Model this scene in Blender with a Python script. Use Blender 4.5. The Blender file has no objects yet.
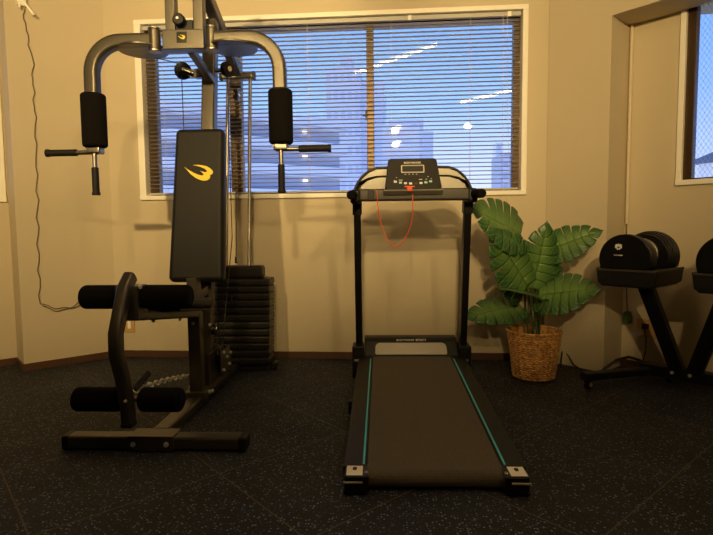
import bpy, bmesh, math, random
from mathutils import Vector, Matrix
random.seed(7)
PI = math.pi
S2 = math.sqrt(.5)
COL = bpy.context.scene.collection
scene = bpy.context.scene

# ------------------------------------------------------------------ materials
MATS = {}
def mat(name, col, rough=.5, metal=0., spec=.5, emit=None, estr=0., bump=None, var=None, coat=0.):
    m = bpy.data.materials.new(name); m.use_nodes = True
    nt = m.node_tree; b = nt.nodes['Principled BSDF']
    b.inputs['Base Color'].default_value = (*col, 1)
    b.inputs['Roughness'].default_value = rough
    b.inputs['Metallic'].default_value = metal
    b.inputs['Specular IOR Level'].default_value = spec
    b.inputs['Coat Weight'].default_value = coat
    if emit:
        b.inputs['Emission Color'].default_value = (*emit, 1); b.inputs['Emission Strength'].default_value = estr
    tc = nt.nodes.new('ShaderNodeTexCoord')
    if var:                                   # (scale, amount): gentle colour mottling
        n = nt.nodes.new('ShaderNodeTexNoise'); n.inputs['Scale'].default_value = var[0]; n.inputs['Detail'].default_value = 4
        nt.links.new(tc.outputs['Object'], n.inputs['Vector'])
        mx = nt.nodes.new('ShaderNodeMix'); mx.data_type = 'RGBA'
        mx.inputs[6].default_value = (*[c*(1-var[1]) for c in col], 1)
        mx.inputs[7].default_value = (*[min(1, c*(1+var[1])) for c in col], 1)
        nt.links.new(n.outputs['Fac'], mx.inputs[0]); nt.links.new(mx.outputs[2], b.inputs['Base Color'])
    if bump:
        n = nt.nodes.new('ShaderNodeTexNoise'); n.inputs['Scale'].default_value = bump[0]; n.inputs['Detail'].default_value = 3
        nt.links.new(tc.outputs['Object'], n.inputs['Vector'])
        bp = nt.nodes.new('ShaderNodeBump'); bp.inputs['Strength'].default_value = bump[1]; bp.inputs['Distance'].default_value = .002
        nt.links.new(n.outputs['Fac'], bp.inputs['Height']); nt.links.new(bp.outputs['Normal'], b.inputs['Normal'])
    MATS[name] = m
    return m

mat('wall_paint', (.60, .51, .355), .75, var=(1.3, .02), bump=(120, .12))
mat('rear_paint', (.16, .12, .08), .8, var=(1.3, .03))  # unseen rear walls darkened to cut bounced light
mat('ceiling_paint', (.30, .26, .20), .9, var=(2, .02))  # darkened to cut light bounced off the unseen ceiling
mat('baseboard', (.085, .038, .018), .5, var=(8, .2))
mat('white_trim', (.94, .90, .80), .4, var=(3, .02))
mat('conduit', (.66, .56, .40), .5, var=(3, .03))
mat('bronze_alu', (.085, .052, .026), .35, .6, var=(9, .1))
mat('slat', (.50, .49, .46), .5, var=(2, .03))
mat('blind_cord', (.75, .68, .55), .8, var=(50, .05))
mat('steel', (.090, .079, .060), .34, .6, var=(14, .08), bump=(700, .15))
mat('rod_steel', (.34, .31, .26), .36, 1., var=(10, .05))
mat('zinc', (.78, .74, .66), .35, .55, var=(10, .05))
mat('chrome', (.72, .68, .60), .18, 1., var=(10, .05))
mat('vinyl', (.010, .0085, .007), .50, 0, .25, var=(30, .15), bump=(500, .3))
mat('foam', (.006, .005, .0045), .95, 0, .1, var=(60, .2), bump=(400, .5))
mat('rubber_grip', (.010, .009, .008), .6, 0, .3, var=(60, .2), bump=(300, .4))
mat('black_plastic', (.009, .0082, .0075), .45, 0, .3, var=(20, .1))
mat('gloss_black', (.006, .0055, .0055), .32, 0, .3, var=(20, .1))
mat('stack_black', (.012, .010, .008), .42, 0, .35, var=(20, .15), bump=(200, .2))
mat('logo_yellow', (.85, .62, .02), .5, var=(20, .03))
mat('cable', (.008, .008, .008), .5, var=(20, .1))
mat('grey_cord', (.16, .12, .07), .6, var=(20, .1))
mat('silver_plastic', (.37, .35, .30), .4, .2, var=(6, .05))
mat('bar_grey', (.045, .040, .032), .45, .1, .4, var=(6, .08))
mat('teal', (.06, .66, .88), .4, var=(10, .03))
mat('white_print', (.75, .72, .66), .6, var=(40, .03))
mat('sticker', (.95, .90, .80), .45, var=(12, .04))
mat('button_white', (.75, .78, .72), .4, var=(12, .02))
mat('button_teal', (.35, .65, .66), .4, var=(12, .02))
mat('lcd', (.020, .018, .013), .6, var=(12, .1))
mat('panel', (.012, .010, .008), .45, 0, .3, var=(10, .1))
mat('coral', (.80, .10, .03), .5, var=(20, .04))
mat('stem', (.05, .10, .025), .6, var=(20, .2))
mat('soil', (.03, .02, .012), .95, var=(40, .4), bump=(80, 1))
mat('outlet', (.58, .36, .15), .5, var=(10, .03))
mat('green_cap', (.06, .11, .03), .6, var=(10, .1))
mat('brown_dark', (.03, .018, .012), .6, var=(10, .1))
mat('lamp_house', (.75, .72, .66), .5, var=(3, .02))
mat('tower', (.84, .85, .93), .8, var=(.05, .03))  # distance haze is painted into this and the next city colours
mat('tower_win', (.72, .73, .84), .5, var=(.2, .05))
mat('apartment', (.90, .90, .94), .8, var=(.1, .05))
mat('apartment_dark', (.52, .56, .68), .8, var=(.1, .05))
mat('hall_light', (1, .9, .7), .5, emit=(1, .86, .62), estr=1.6, var=(1, .01))
mat('roof_blue', (.12, .17, .27), .8, var=(.2, .05))
mat('tube', (1, 1, 1), .5, emit=(1., .69, .31), estr=400)
mat('tube_dim', (1, 1, 1), .5, emit=(1., .69, .31), estr=60)

def m_belt():
    m = mat('belt', (.075, .058, .038), .8)
    nt = m.node_tree; b = nt.nodes['Principled BSDF']
    tc = nt.nodes.new('ShaderNodeTexCoord'); v = nt.nodes.new('ShaderNodeTexVoronoi'); v.inputs['Scale'].default_value = 260
    nt.links.new(tc.outputs['Object'], v.inputs['Vector'])
    r = nt.nodes.new('ShaderNodeValToRGB'); r.color_ramp.elements[0].color = (.125, .102, .070, 1); r.color_ramp.elements[1].color = (.058, .048, .034, 1)
    nt.links.new(v.outputs['Distance'], r.inputs[0]); nt.links.new(r.outputs[0], b.inputs['Base Color'])
    bp = nt.nodes.new('ShaderNodeBump'); bp.inputs['Strength'].default_value = .4; bp.inputs['Distance'].default_value = .001
    nt.links.new(v.outputs['Distance'], bp.inputs['Height']); nt.links.new(bp.outputs['Normal'], b.inputs['Normal'])
m_belt()

def m_floor():
    m = mat('rubber_floor', (.02, .02, .02), .62)
    nt = m.node_tree; b = nt.nodes['Principled BSDF']; N = nt.nodes.new; K = nt.links.new
    tc = N('ShaderNodeTexCoord')
    def math_(op, a, c=None, v1=None, v2=None):
        n = N('ShaderNodeMath'); n.operation = op
        if a is not None: K(a, n.inputs[0])
        if c is not None: K(c, n.inputs[1])
        if v1 is not None: n.inputs[0].default_value = v1
        if v2 is not None: n.inputs[1].default_value = v2
        return n.outputs[0]
    # flecks: small cells, only some of them coloured
    base = None
    def flecks(scale, thr, size, off):
        mp = N('ShaderNodeMapping'); mp.inputs['Location'].default_value = off; K(tc.outputs['Object'], mp.inputs['Vector'])
        v = N('ShaderNodeTexVoronoi'); v.inputs['Scale'].default_value = scale; K(mp.outputs[0], v.inputs['Vector'])
        sep = N('ShaderNodeSeparateColor'); K(v.outputs['Color'], sep.inputs[0])
        pick = math_('GREATER_THAN', sep.outputs[0], v2=thr)
        near = math_('LESS_THAN', v.outputs['Distance'], v2=size)
        return math_('MULTIPLY', pick, near), sep.outputs[1]
    f1, r1 = flecks(95, .68, .34, (0, 0, 0))
    f2, r2 = flecks(150, .78, .38, (3.3, 1.7, 0))
    nz = N('ShaderNodeTexNoise'); nz.inputs['Scale'].default_value = 3; nz.inputs['Detail'].default_value = 5; K(tc.outputs['Object'], nz.inputs['Vector'])
    bc = N('ShaderNodeValToRGB'); bc.color_ramp.elements[0].color = (.012, .0128, .0145, 1); bc.color_ramp.elements[1].color = (.026, .027, .029, 1)
    bc.color_ramp.elements[0].position = .3; bc.color_ramp.elements[1].position = .7
    K(nz.outputs['Fac'], bc.inputs[0])
    fc = N('ShaderNodeValToRGB'); fc.color_ramp.elements[0].color = (.09, .13, .24, 1); fc.color_ramp.elements[1].color = (.24, .26, .38, 1)
    K(r1, fc.inputs[0])
    mx = N('ShaderNodeMix'); mx.data_type = 'RGBA'; K(f1, mx.inputs[0]); K(bc.outputs[0], mx.inputs[6]); K(fc.outputs[0], mx.inputs[7])
    mx2 = N('ShaderNodeMix'); mx2.data_type = 'RGBA'; K(f2, mx2.inputs[0]); K(mx.outputs[2], mx2.inputs[6]); mx2.inputs[7].default_value = (.07, .085, .13, 1)
    # diagonal seams between the mats
    sp = N('ShaderNodeSeparateXYZ'); K(tc.outputs['Object'], sp.inputs[0])
    s = math_('ADD', sp.outputs[0], sp.outputs[1]); d = math_('SUBTRACT', sp.outputs[1], sp.outputs[0])
    def seam(val, off, step, w):
        a = math_('SUBTRACT', val, v2=off); a = math_('DIVIDE', a, v2=step); a = math_('ADD', a, v2=100.5); a = math_('FRACT', a)
        a = math_('SUBTRACT', a, v2=.5); a = math_('ABSOLUTE', a); return math_('LESS_THAN', a, v2=w/step)
    sm = math_('MAXIMUM', seam(s, .36, .905, .0035), seam(d, 2.65, .835, .0035))
    mx3 = N('ShaderNodeMix'); mx3.data_type = 'RGBA'; K(sm, mx3.inputs[0]); K(mx2.outputs[2], mx3.inputs[6]); mx3.inputs[7].default_value = (.11, .085, .055, 1)
    K(mx3.outputs[2], b.inputs['Base Color'])
    b.inputs['Specular IOR Level'].default_value = .18
    bp = N('ShaderNodeBump'); bp.inputs['Strength'].default_value = .35; bp.inputs['Distance'].default_value = .002
    n2 = N('ShaderNodeTexNoise'); n2.inputs['Scale'].default_value = 220; K(tc.outputs['Object'], n2.inputs['Vector'])
    K(n2.outputs['Fac'], bp.inputs['Height']); K(bp.outputs['Normal'], b.inputs['Normal'])
m_floor()

def m_leaf():
    m = mat('leaf', (.08, .2, .04), .38)
    nt = m.node_tree; b = nt.nodes['Principled BSDF']; N = nt.nodes.new; K = nt.links.new
    uv = N('ShaderNodeUVMap'); uv.uv_map = 'UVMap'
    sp = N('ShaderNodeSeparateXYZ'); K(uv.outputs[0], sp.inputs[0])      # u: along the midrib (0..1), v: across (0..1)
    def math_(op, a, c=None, v2=None):
        n = N('ShaderNodeMath'); n.operation = op; K(a, n.inputs[0])
        if c is not None: K(c, n.inputs[1])
        if v2 is not None: n.inputs[1].default_value = v2
        return n.outputs[0]
    a = math_('MULTIPLY', sp.outputs[1], v2=.3)
    a = math_('SUBTRACT', sp.outputs[0], a)
    a = math_('MULTIPLY', a, v2=14.); a = math_('FRACT', a); a = math_('SUBTRACT', a, v2=.5); a = math_('ABSOLUTE', a)
    vein = math_('LESS_THAN', a, v2=.07)
    mid = math_('LESS_THAN', sp.outputs[1], v2=.035)
    vv = math_('MAXIMUM', vein, mid)
    r = N('ShaderNodeValToRGB'); r.color_ramp.elements[0].color = (.15, .27, .06, 1); r.color_ramp.elements[1].color = (.028, .095, .022, 1)
    r.color_ramp.elements[0].position = 0; r.color_ramp.elements[1].position = .75
    K(sp.outputs[1], r.inputs[0])
    mx = N('ShaderNodeMix'); mx.data_type = 'RGBA'; K(vv, mx.inputs[0]); K(r.outputs[0], mx.inputs[6]); mx.inputs[7].default_value = (.14, .24, .07, 1)
    K(mx.outputs[2], b.inputs['Base Color'])
m_leaf()

def m_basket():
    m = mat('wicker', (.45, .25, .09), .6)
    nt = m.node_tree; b = nt.nodes['Principled BSDF']; N = nt.nodes.new; K = nt.links.new
    tc = N('ShaderNodeTexCoord'); n = N('ShaderNodeTexNoise'); n.inputs['Scale'].default_value = 45; n.inputs['Detail'].default_value = 6
    K(tc.outputs['Object'], n.inputs['Vector'])
    r = N('ShaderNodeValToRGB'); r.color_ramp.elements[0].color = (.36, .16, .04, 1); r.color_ramp.elements[1].color = (.85, .48, .16, 1)
    r.color_ramp.elements[0].position = .35; r.color_ramp.elements[1].position = .68
    K(n.outputs['Fac'], r.inputs[0]); K(r.outputs[0], b.inputs['Base Color'])
m_basket()

def m_glass():
    m = bpy.data.materials.new('pane_glass'); m.use_nodes = True; nt = m.node_tree; nt.nodes.clear()
    N = nt.nodes.new; K = nt.links.new
    t = N('ShaderNodeBsdfTransparent'); t.inputs[0].default_value = (.97, .98, 1, 1)
    g = N('ShaderNodeBsdfGlossy'); g.inputs['Roughness'].default_value = .0
    f = N('ShaderNodeFresnel'); f.inputs[0].default_value = 1.45
    mx = N('ShaderNodeMixShader'); K(f.outputs[0], mx.inputs[0]); K(t.outputs[0], mx.inputs[1]); K(g.outputs[0], mx.inputs[2])
    o = N('ShaderNodeOutputMaterial'); K(mx.outputs[0], o.inputs[0]); MATS['pane_glass'] = m
m_glass()

# ------------------------------------------------------------------ mesh building
def frame(o, deg=0):
    return Matrix.Translation(Vector(o)) @ Matrix.Rotation(math.radians(deg), 4, 'Z')

class MB:
    """Collects pieces for ONE mesh object."""
    def __init__(s): s.v = []; s.f = []; s.sm = []; s.uv = None
    def add(s, vs, fs, smooth=False, M=None):
        o = len(s.v)
        s.v += [(M @ Vector(v)) if M is not None else Vector(v) for v in vs]
        s.f += [[i+o for i in f] for f in fs]; s.sm += [smooth]*len(fs)
        return s
    def frombm(s, bm, smooth=False, M=None):
        bm.verts.index_update()
        s.add([v.co.copy() for v in bm.verts], [[v.index for v in f.verts] for f in bm.faces], smooth, M); bm.free()
        return s
    def box(s, x0, x1, y0, y1, z0, z1, bev=0., seg=2, M=None, smooth=False):
        bm = bmesh.new(); bmesh.ops.create_cube(bm, size=1)
        for v in bm.verts: v.co = Vector(((x0+x1)/2+v.co.x*(x1-x0), (y0+y1)/2+v.co.y*(y1-y0), (z0+z1)/2+v.co.z*(z1-z0)))
        if bev > 0:
            bmesh.ops.bevel(bm, geom=bm.edges[:], offset=bev, segments=seg, affect='EDGES', profile=.5)
            smooth = True
        return s.frombm(bm, smooth, M)
    def beam(s, a, b, w, h, up=(0, 0, 1), bev=.0):
        a = Vector(a); b = Vector(b); d = b-a; L = d.length; d.normalize()
        u = Vector(up); r = d.cross(u)
        if r.length < 1e-4: r = d.cross(Vector((0, 1, 0)))
        r.normalize(); u = r.cross(d)
        M = Matrix(((r.x, d.x, u.x, a.x), (r.y, d.y, u.y, a.y), (r.z, d.z, u.z, a.z), (0, 0, 0, 1)))
        return s.box(-w/2, w/2, 0, L, -h/2, h/2, bev, M=M)
    def sweep(s, pts, w, h=None, n=10, up=None, cap=True, round_=None):
        """tube (h None) or rounded-rectangle section along points"""
        pts = [Vector(p) for p in pts]; N = len(pts)
        sec = []
        if h is None:
            sec = [(w*math.cos(2*PI*k/n), w*math.sin(2*PI*k/n)) for k in range(n)]
        else:
            r = round_ if round_ else min(w, h)*.22
            for cx, cy, a0 in ((w/2-r, h/2-r, 0), (-w/2+r, h/2-r, PI/2), (-w/2+r, -h/2+r, PI), (w/2-r, -h/2+r, 1.5*PI)):
                for k in range(4): a = a0+PI/2*k/3; sec.append((cx+r*math.cos(a), cy+r*math.sin(a)))
        n = len(sec); vs = []; prev = None
        for i, p in enumerate(pts):
            t = (pts[min(i+1, N-1)]-pts[max(i-1, 0)]).normalized()
            if up is not None: u = Vector(up)
            else:
                if prev is None: prev = Vector((0, 0, 1)) if abs(t.z) < .9 else Vector((1, 0, 0))
                u = prev
            r = t.cross(u).normalized(); u = r.cross(t).normalized()
            if up is None: prev = u
            for a, b in sec: vs.append(p+r*a+u*b)
        fs = [[i*n+k, i*n+(k+1) % n, (i+1)*n+(k+1) % n, (i+1)*n+k] for i in range(N-1) for k in range(n)]
        s.add(vs, fs, True)
        if cap:
            o = len(s.v)-len(vs)
            s.f += [[o+k for k in range(n)][::-1], [o+(N-1)*n+k for k in range(n)]]; s.sm += [False, False]
        return s
    def lathe(s, prof, n=32, M=None, smooth=True, closed=False):
        """prof: (r, z) pairs, turned about local Z"""
        vs = [(r*math.cos(2*PI*k/n), r*math.sin(2*PI*k/n), z) for r, z in prof for k in range(n)]
        m = len(prof)
        fs = [[i*n+k, i*n+(k+1) % n, (i+1)*n+(k+1) % n, (i+1)*n+k] for i in range(m-1) for k in range(n)]
        s.add(vs, fs, smooth, M)
        o = len(s.v)-len(vs)
        if not closed:
            if prof[0][0] > 1e-5: s.f.append([o+k for k in range(n)][::-1]); s.sm.append(False)
            if prof[-1][0] > 1e-5: s.f.append([o+(m-1)*n+k for k in range(n)]); s.sm.append(False)
        return s
    def rod(s, a, b, r, n=16, bev=0):
        """cylinder from a to b with rounded ends of size bev"""
        a = Vector(a); b = Vector(b); L = (b-a).length
        q = (b-a).to_track_quat('Z', 'Y').to_matrix().to_4x4(); M = Matrix.Translation(a) @ q
        if bev <= 0: prof = [(r, 0), (r, L)]
        else:
            prof = [(r-bev+bev*math.sin(t), bev-bev*math.cos(t)) for t in (0, .35, .7, 1.05, 1.35, PI/2)]
            prof += [(x, L-z) for x, z in prof[::-1]]
        return s.lathe(prof, n, M)
    def prism(s, poly, a, b, axis='x', M=None, smooth=False, bev=0):
        """extrude a 2-D outline between a and b along an axis. poly in the other two axes, in order"""
        def P(u, v, w):
            return {'x': (w, u, v), 'y': (u, w, v), 'z': (u, v, w)}[axis]
        n = len(poly); vs = [P(u, v, a) for u, v in poly]+[P(u, v, b) for u, v in poly]
        fs = [list(range(n))[::-1], [n+k for k in range(n)]]+[[k, (k+1) % n, n+(k+1) % n, n+k] for k in range(n)]
        bm = bmesh.new(); bv = [bm.verts.new(v) for v in vs]
        for f in fs: bm.faces.new([bv[i] for i in f])
        bmesh.ops.recalc_face_normals(bm, faces=bm.faces[:])
        if bev > 0:
            caps = {tuple(sorted((k, (k+1) % n))) for k in range(n)} | {tuple(sorted((n+k, n+(k+1) % n))) for k in range(n)}
            bm.verts.index_update()
            es = [e for e in bm.edges if tuple(sorted((e.verts[0].index, e.verts[1].index))) in caps]
            bmesh.ops.bevel(bm, geom=es, offset=bev, segments=2, affect='EDGES', profile=.5); smooth = True
        return s.frombm(bm, smooth, M)
    def build(s, name, material, parent=None, M=None, warp=None, label=None, kind=None):
        me = bpy.data.meshes.new(name)
        vs = s.v
        if warp: vs = [Vector(warp(v)) for v in vs]
        if M is not None: vs = [M @ v for v in vs]
        me.from_pydata([tuple(v) for v in vs], [], s.f)
        if material == 'pane_glass' or True: pass
        bm = bmesh.new(); bm.from_mesh(me)
        sm = list(s.sm)
        for i, f in enumerate(bm.faces): f.smooth = sm[i] if i < len(sm) else False
        bmesh.ops.recalc_face_normals(bm, faces=bm.faces[:])
        bm.to_mesh(me); bm.free()
        if s.uv is not None:
            l = me.uv_layers.new(name='UVMap')
            for lp in me.loops: l.data[lp.index].uv = s.uv[lp.vertex_index]
        me.materials.append(MATS[material])
        o = bpy.data.objects.new(name, me); COL.objects.link(o)
        if parent is not None: o.parent = parent
        if label: o['label'] = label
        if kind: o['kind'] = kind
        if any(s.sm):
            md = o.modifiers.new('wn', 'WEIGHTED_NORMAL'); md.keep_sharp = True
        return o

def thing(name, label, cat, loc=(0, 0, 0), rz=0, group=None, kind=None):
    o = bpy.data.objects.new(name, None); COL.objects.link(o); o.empty_display_size = .1
    o.location = loc; o.rotation_euler = (0, 0, math.radians(rz))
    if kind: o['kind'] = kind
    if label: o['label'] = label
    if cat: o['category'] = cat
    if group: o['group'] = group
    return o
def tag(o, label, cat, group=None, kind=None):
    o['label'] = label; o['category'] = cat
    if group: o['group'] = group
    if kind: o['kind'] = kind
    return o

def text_mb(body, size, bold=False):
    """lettering as a thin solid mesh, centred, lying in XZ and facing -Y"""
    cu = bpy.data.curves.new('lettering', 'FONT'); cu.body = body; cu.size = size; cu.align_x = 'CENTER'; cu.align_y = 'CENTER'
    cu.extrude = .0004; cu.offset = size*.02 if bold else 0
    ob = bpy.data.objects.new('lettering', cu); COL.objects.link(ob)
    dg = bpy.context.evaluated_depsgraph_get(); me = bpy.data.meshes.new_from_object(ob.evaluated_get(dg))
    mb = MB(); mb.add([(v.co.x, -v.co.z, v.co.y) for v in me.vertices], [list(p.vertices) for p in me.polygons])
    bpy.data.objects.remove(ob); bpy.data.meshes.remove(me); bpy.data.curves.remove(cu)
    return mb

# ------------------------------------------------------------------ room
H = 2.93; YB = 3.80; TH = .16
KO = (1.336, 3.489, 0); LO = (-2.531, 3.372, 0)
MK = frame(KO, -45); ML = frame(LO, 45)      # right wall frame, left wall frame (local +y goes into the wall)
def st(mb, name, m, M=None, parent=None): return mb.build(name, m, parent, M, kind=None if parent else 'structure')

fl = MB(); fl.box(-6.2, 6.2, -5.6, 5.4, -.15, 0); st(fl, 'floor', 'rubber_floor')
ce = MB(); ce.box(-6.2, 6.2, -5.6, 5.4, H, H+.15); st(ce, 'ceiling', 'ceiling_paint')

W1 = (-1.872, .902, 1.170, 2.452)            # back window outer frame x0 x1 z0 z1
w = MB(); xa, xb = -2.103, 1.025; fx0, fx1, fz0, fz1 = W1[0]+.02, W1[1]-.02, W1[2]+.02, W1[3]-.02
w.box(xa-.10, fx0, YB, YB+TH, 0, H); w.box(fx1, xb+.10, YB, YB+TH, 0, H)
w.box(fx0, fx1, YB, YB+TH, 0, fz0); w.box(fx0, fx1, YB, YB+TH, fz1, H)
st(w, 'wall_back', 'wall_paint')

# left wall: pillar face, step back, recess with its own window
RD = .265
w = MB()
w.box(0, .62, 0, RD+TH, 0, H)                                    # pillar
w.box(-5.6, -1.62, RD, RD+TH, 0, H)
w.box(-1.62, -.02, RD, RD+TH, 0, 1.18); w.box(-1.62, -.02, RD, RD+TH, 2.42, H); w.box(-.02, 0, RD, RD+TH, 0, H)
st(w, 'wall_left', 'wall_paint', ML)
# right wall: pillar face, recess, header
w = MB()
w.box(-.42, 0, 0, RD+TH, 0, H)
w.box(0, .325, RD, RD+TH, 0, H); w.box(.325, 1.80, RD, RD+TH, 0, 1.215); w.box(.325, 1.80, RD, RD+TH, 2.34, H); w.box(1.80, 2.6, RD, RD+TH, 0, H)
w.box(0, 2.6, 0, RD, 2.245, H)                                   # header over the recess
w.box(2.6, 5.2, 0, RD+TH, 0, H)
st(w, 'wall_right', 'wall_paint', MK)
MR = frame((0, 0, 0), 45)
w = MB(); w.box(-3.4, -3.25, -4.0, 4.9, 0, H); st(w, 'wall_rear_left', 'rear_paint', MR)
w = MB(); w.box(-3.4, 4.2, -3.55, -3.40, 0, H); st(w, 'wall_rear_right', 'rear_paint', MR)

b = MB(); b.box(xa, xb, YB-.012, YB, 0, .05, .002); st(b, 'baseboard_back', 'baseboard')
b = MB(); b.box(-.012, .60, -.012, 0, 0, .05, .002); b.box(-.012, 0, 0, RD, 0, .05, .002); b.box(-5.0, -.012, RD-.012, RD, 0, .05, .002)
st(b, 'baseboard_left', 'baseboard', ML)
b = MB(); b.box(.0, 2.6, RD-.012, RD, 0, .05, .002); st(b, 'baseboard_right', 'baseboard', MK)
b = MB(); b.rod((.018, RD-.012, .96), (.018, RD-.012, 2.245), .011); st(b, 'trim_1', 'conduit', MK)

# back window
def window(name, x0, x1, z0, z1, M, mullions, sides, topb, botb, Y=0, fw=.032, dp=.0, sf=1.5):
    root = thing(name, None, None, kind='structure')
    f = MB()
    f.box(x0, x0+fw*sf, Y-.014, Y+.10-dp, z0, z1, .003); f.box(x1-fw*1.15, x1, Y-.014, Y+.10-dp, z0, z1, .003)
    f.box(x0, x1, Y-.016, Y+.10, z1-fw, z1, .003); f.box(x0, x1, Y-.020, Y+.10, z0, z0+fw, .003)
    f.build('window_frame', 'white_trim', root, M)
    a = MB()
    ix0, ix1, iz0, iz1 = x0+fw*sf, x1-fw*1.15, z0+fw, z1-fw
    a.box(ix0-.005, ix0+sides[0], Y+.06-dp, Y+.12-dp, iz0, iz1, .003); a.box(ix1-sides[1], ix1+.005, Y+.06-dp, Y+.12-dp, iz0, iz1, .003)
    a.box(ix0, ix1, Y+.06-dp, Y+.12-dp, iz1-topb, iz1, .003); a.box(ix0, ix1, Y+.06-dp, Y+.12-dp, iz0, iz0+botb, .003)
    a.build('window_sash', 'bronze_alu', root, M)
    for m0, m1 in mullions:
        q = MB(); q.box(m0, m1, Y+.052-dp, Y+.118-dp, iz0, iz1, .003); q.build('mullion', 'bronze_alu', root, M)
    xs = [ix0+sides[0]]+[t for mm in mullions for t in mm]+[ix1-sides[1]]
    for k in range(0, len(xs), 2):
        g = MB(); off = .012*((k//2) % 2)
        g.box(xs[k]-.004, xs[k+1]+.004, Y+.085-dp+off*.5, Y+.090-dp+off*.5, iz0+botb-.004, iz1-topb+.004)
        g.build('window_glass', 'pane_glass', root, M)
    return root
win = window('window_1', *W1, None, [(-1.205, -1.118), (-.205, -.155)], (.07, .045), .052, .010, Y=YB)
la = MB(); la.box(-.215, -.200, YB+.040, YB+.056, 1.72, 1.78, .003); la.box(-.235, -.205, YB+.036, YB+.046, 1.745, 1.757, .002)
la.build('window_latch', 'black_plastic', win)
w2 = window('window_2',   .300, 1.84, 1.193, 2.36, MK, [(1.05, 1.12)], (.048, .030), .020, .010, Y=RD, fw=.032, dp=.045, sf=1.0)
wi = MB()                                                        # wire net cast in the glass
zz0, zz1, sp = 1.24, 2.30, .026
for k in range(-40, 62):
    for sgn in (1, -1):
        x0 = .40+k*sp; a = (x0, zz0) if sgn > 0 else (x0, zz1); L = zz1-zz0
        bx = x0+L*.62; t0 = max(0, (.382-x0)/(L*.62)); t1 = min(1, (1.05-x0)/(L*.62))
        if t1 <= t0: continue
        P = lambda t: (x0+L*.62*t, RD+.0425, (zz0+L*t) if sgn > 0 else (zz1-L*t))
        wi.sweep([P(t0), P(t1)],   .0010, n=3, cap=False)
wi.build('glass_wire_net', 'silver_plastic', w2, MK)
window('window_3', -1.64, -.012, 1.157, 2.44, ML, [(-.85, -.78)], (.03, .03), .03, .014, Y=RD, fw=.04)

# venetian blind, hanging inside the back window
bl = thing('venetian_blind', 'wide beige venetian blind with open slats in the window behind the machines', 'blind')
YS = YB+.026
b = MB(); b.box(-1.82, .858, YS-.014, YS+.016, 2.388, 2.417, .002); b.build('headrail', 'slat', bl)
for xx in (-1.55, .1, .78):
    b = MB(); b.box(xx-.012, xx+.012, YS-.018, YS-.013, 2.385, 2.421, .001); b.build('bracket', 'white_trim', bl)
b = MB(); pitch = .0292; z = 2.366; n = 0
while z > 1.232:
    n += 1; dz = .0018
    P = [(YS-.0125, z+dz), (YS-.006, z+dz*.5+.0014), (YS, z+.0018), (YS+.006, z-dz*.5+.0014), (YS+.0125, z-dz)]
    P = P+[(y, zz-.0009) for y, zz in P[::-1]]
    b.prism(P, -1.815, .852, 'x'); z -= pitch
b.build('slat_stack', 'slat', bl)
b = MB(); b.box(-1.815, .852, YS-.012, YS+.012, 1.210, 1.222, .002); b.build('bottom_rail', 'slat', bl)
for xx in (-1.68, -1.30, -.62, -.03, .52):
    b = MB()
    for yy in (YS-.0135, YS+.0135): b.rod((xx, yy, 1.22), (xx, yy, 2.39), .0011, 5)
    b.build('ladder_cord', 'blind_cord', bl)
b = MB()
b.sweep([(.735, YS-.020, 2.40), (.738, YS-.022, 1.8), (.745, YS-.036, 1.2), (.752, YS-.045, 1.03)], .0016, n=6)
b.sweep([(.765, YS-.020, 2.40), (.772, YS-.022, 1.8), (.785, YS-.036, 1.2), (.790, YS-.045, .93)], .0016, n=6)
b.build('pull_cord', 'blind_cord', bl)
b = MB(); b.rod((.79, YS-.045, .93), (.79, YS-.045, .90), .005, 8, .002); b.build('cord_tassel', 'white_trim', bl)

# ------------------------------------------------------------------ ceiling lamps
SPW = (690, 370, 800, 170)
LE = ['bare fluorescent tube lamp on the ceiling nearest the back window',
      'bare fluorescent tube lamp on the ceiling to the right, level with the camera']
proto = None
for (d, sc, m_), lb in zip([(1.60, 1.54, 'tube_dim'), (-1.60, 1.34, 'tube_dim')], LE):
    cx, cy = (sc-d)/2, (sc+d)/2
    if proto is None:
        proto = thing('tube_lamp', lb, 'lamp', (cx, cy, H), 45, 'fluorescent tube lamps on the ceiling')
        b = MB(); b.box(-.74, .74, -.045, .045, -.05, 0, .008); b.build('housing', 'lamp_house', proto)
        b = MB(); b.rod((-.66, 0, -.075), (.66, 0, -.075), .0165, 12); b.build('tube', 'tube_dim', proto)
        for sg in (-1, 1):
            b = MB(); b.box(sg*.695-.03, sg*.695+.03, -.022, .022, -.10, -.045, .004); b.build('socket', 'lamp_house', proto)
    else:
        o = proto.copy(); COL.objects.link(o); o.location = (cx, cy, H); o['label'] = lb
        for ch in list(proto.children):
            c = ch.copy(); COL.objects.link(c); c.parent = o
            if c.name.startswith('tube'): c.data = c.data.copy(); c.data.materials[0] = MATS[m_]

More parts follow.
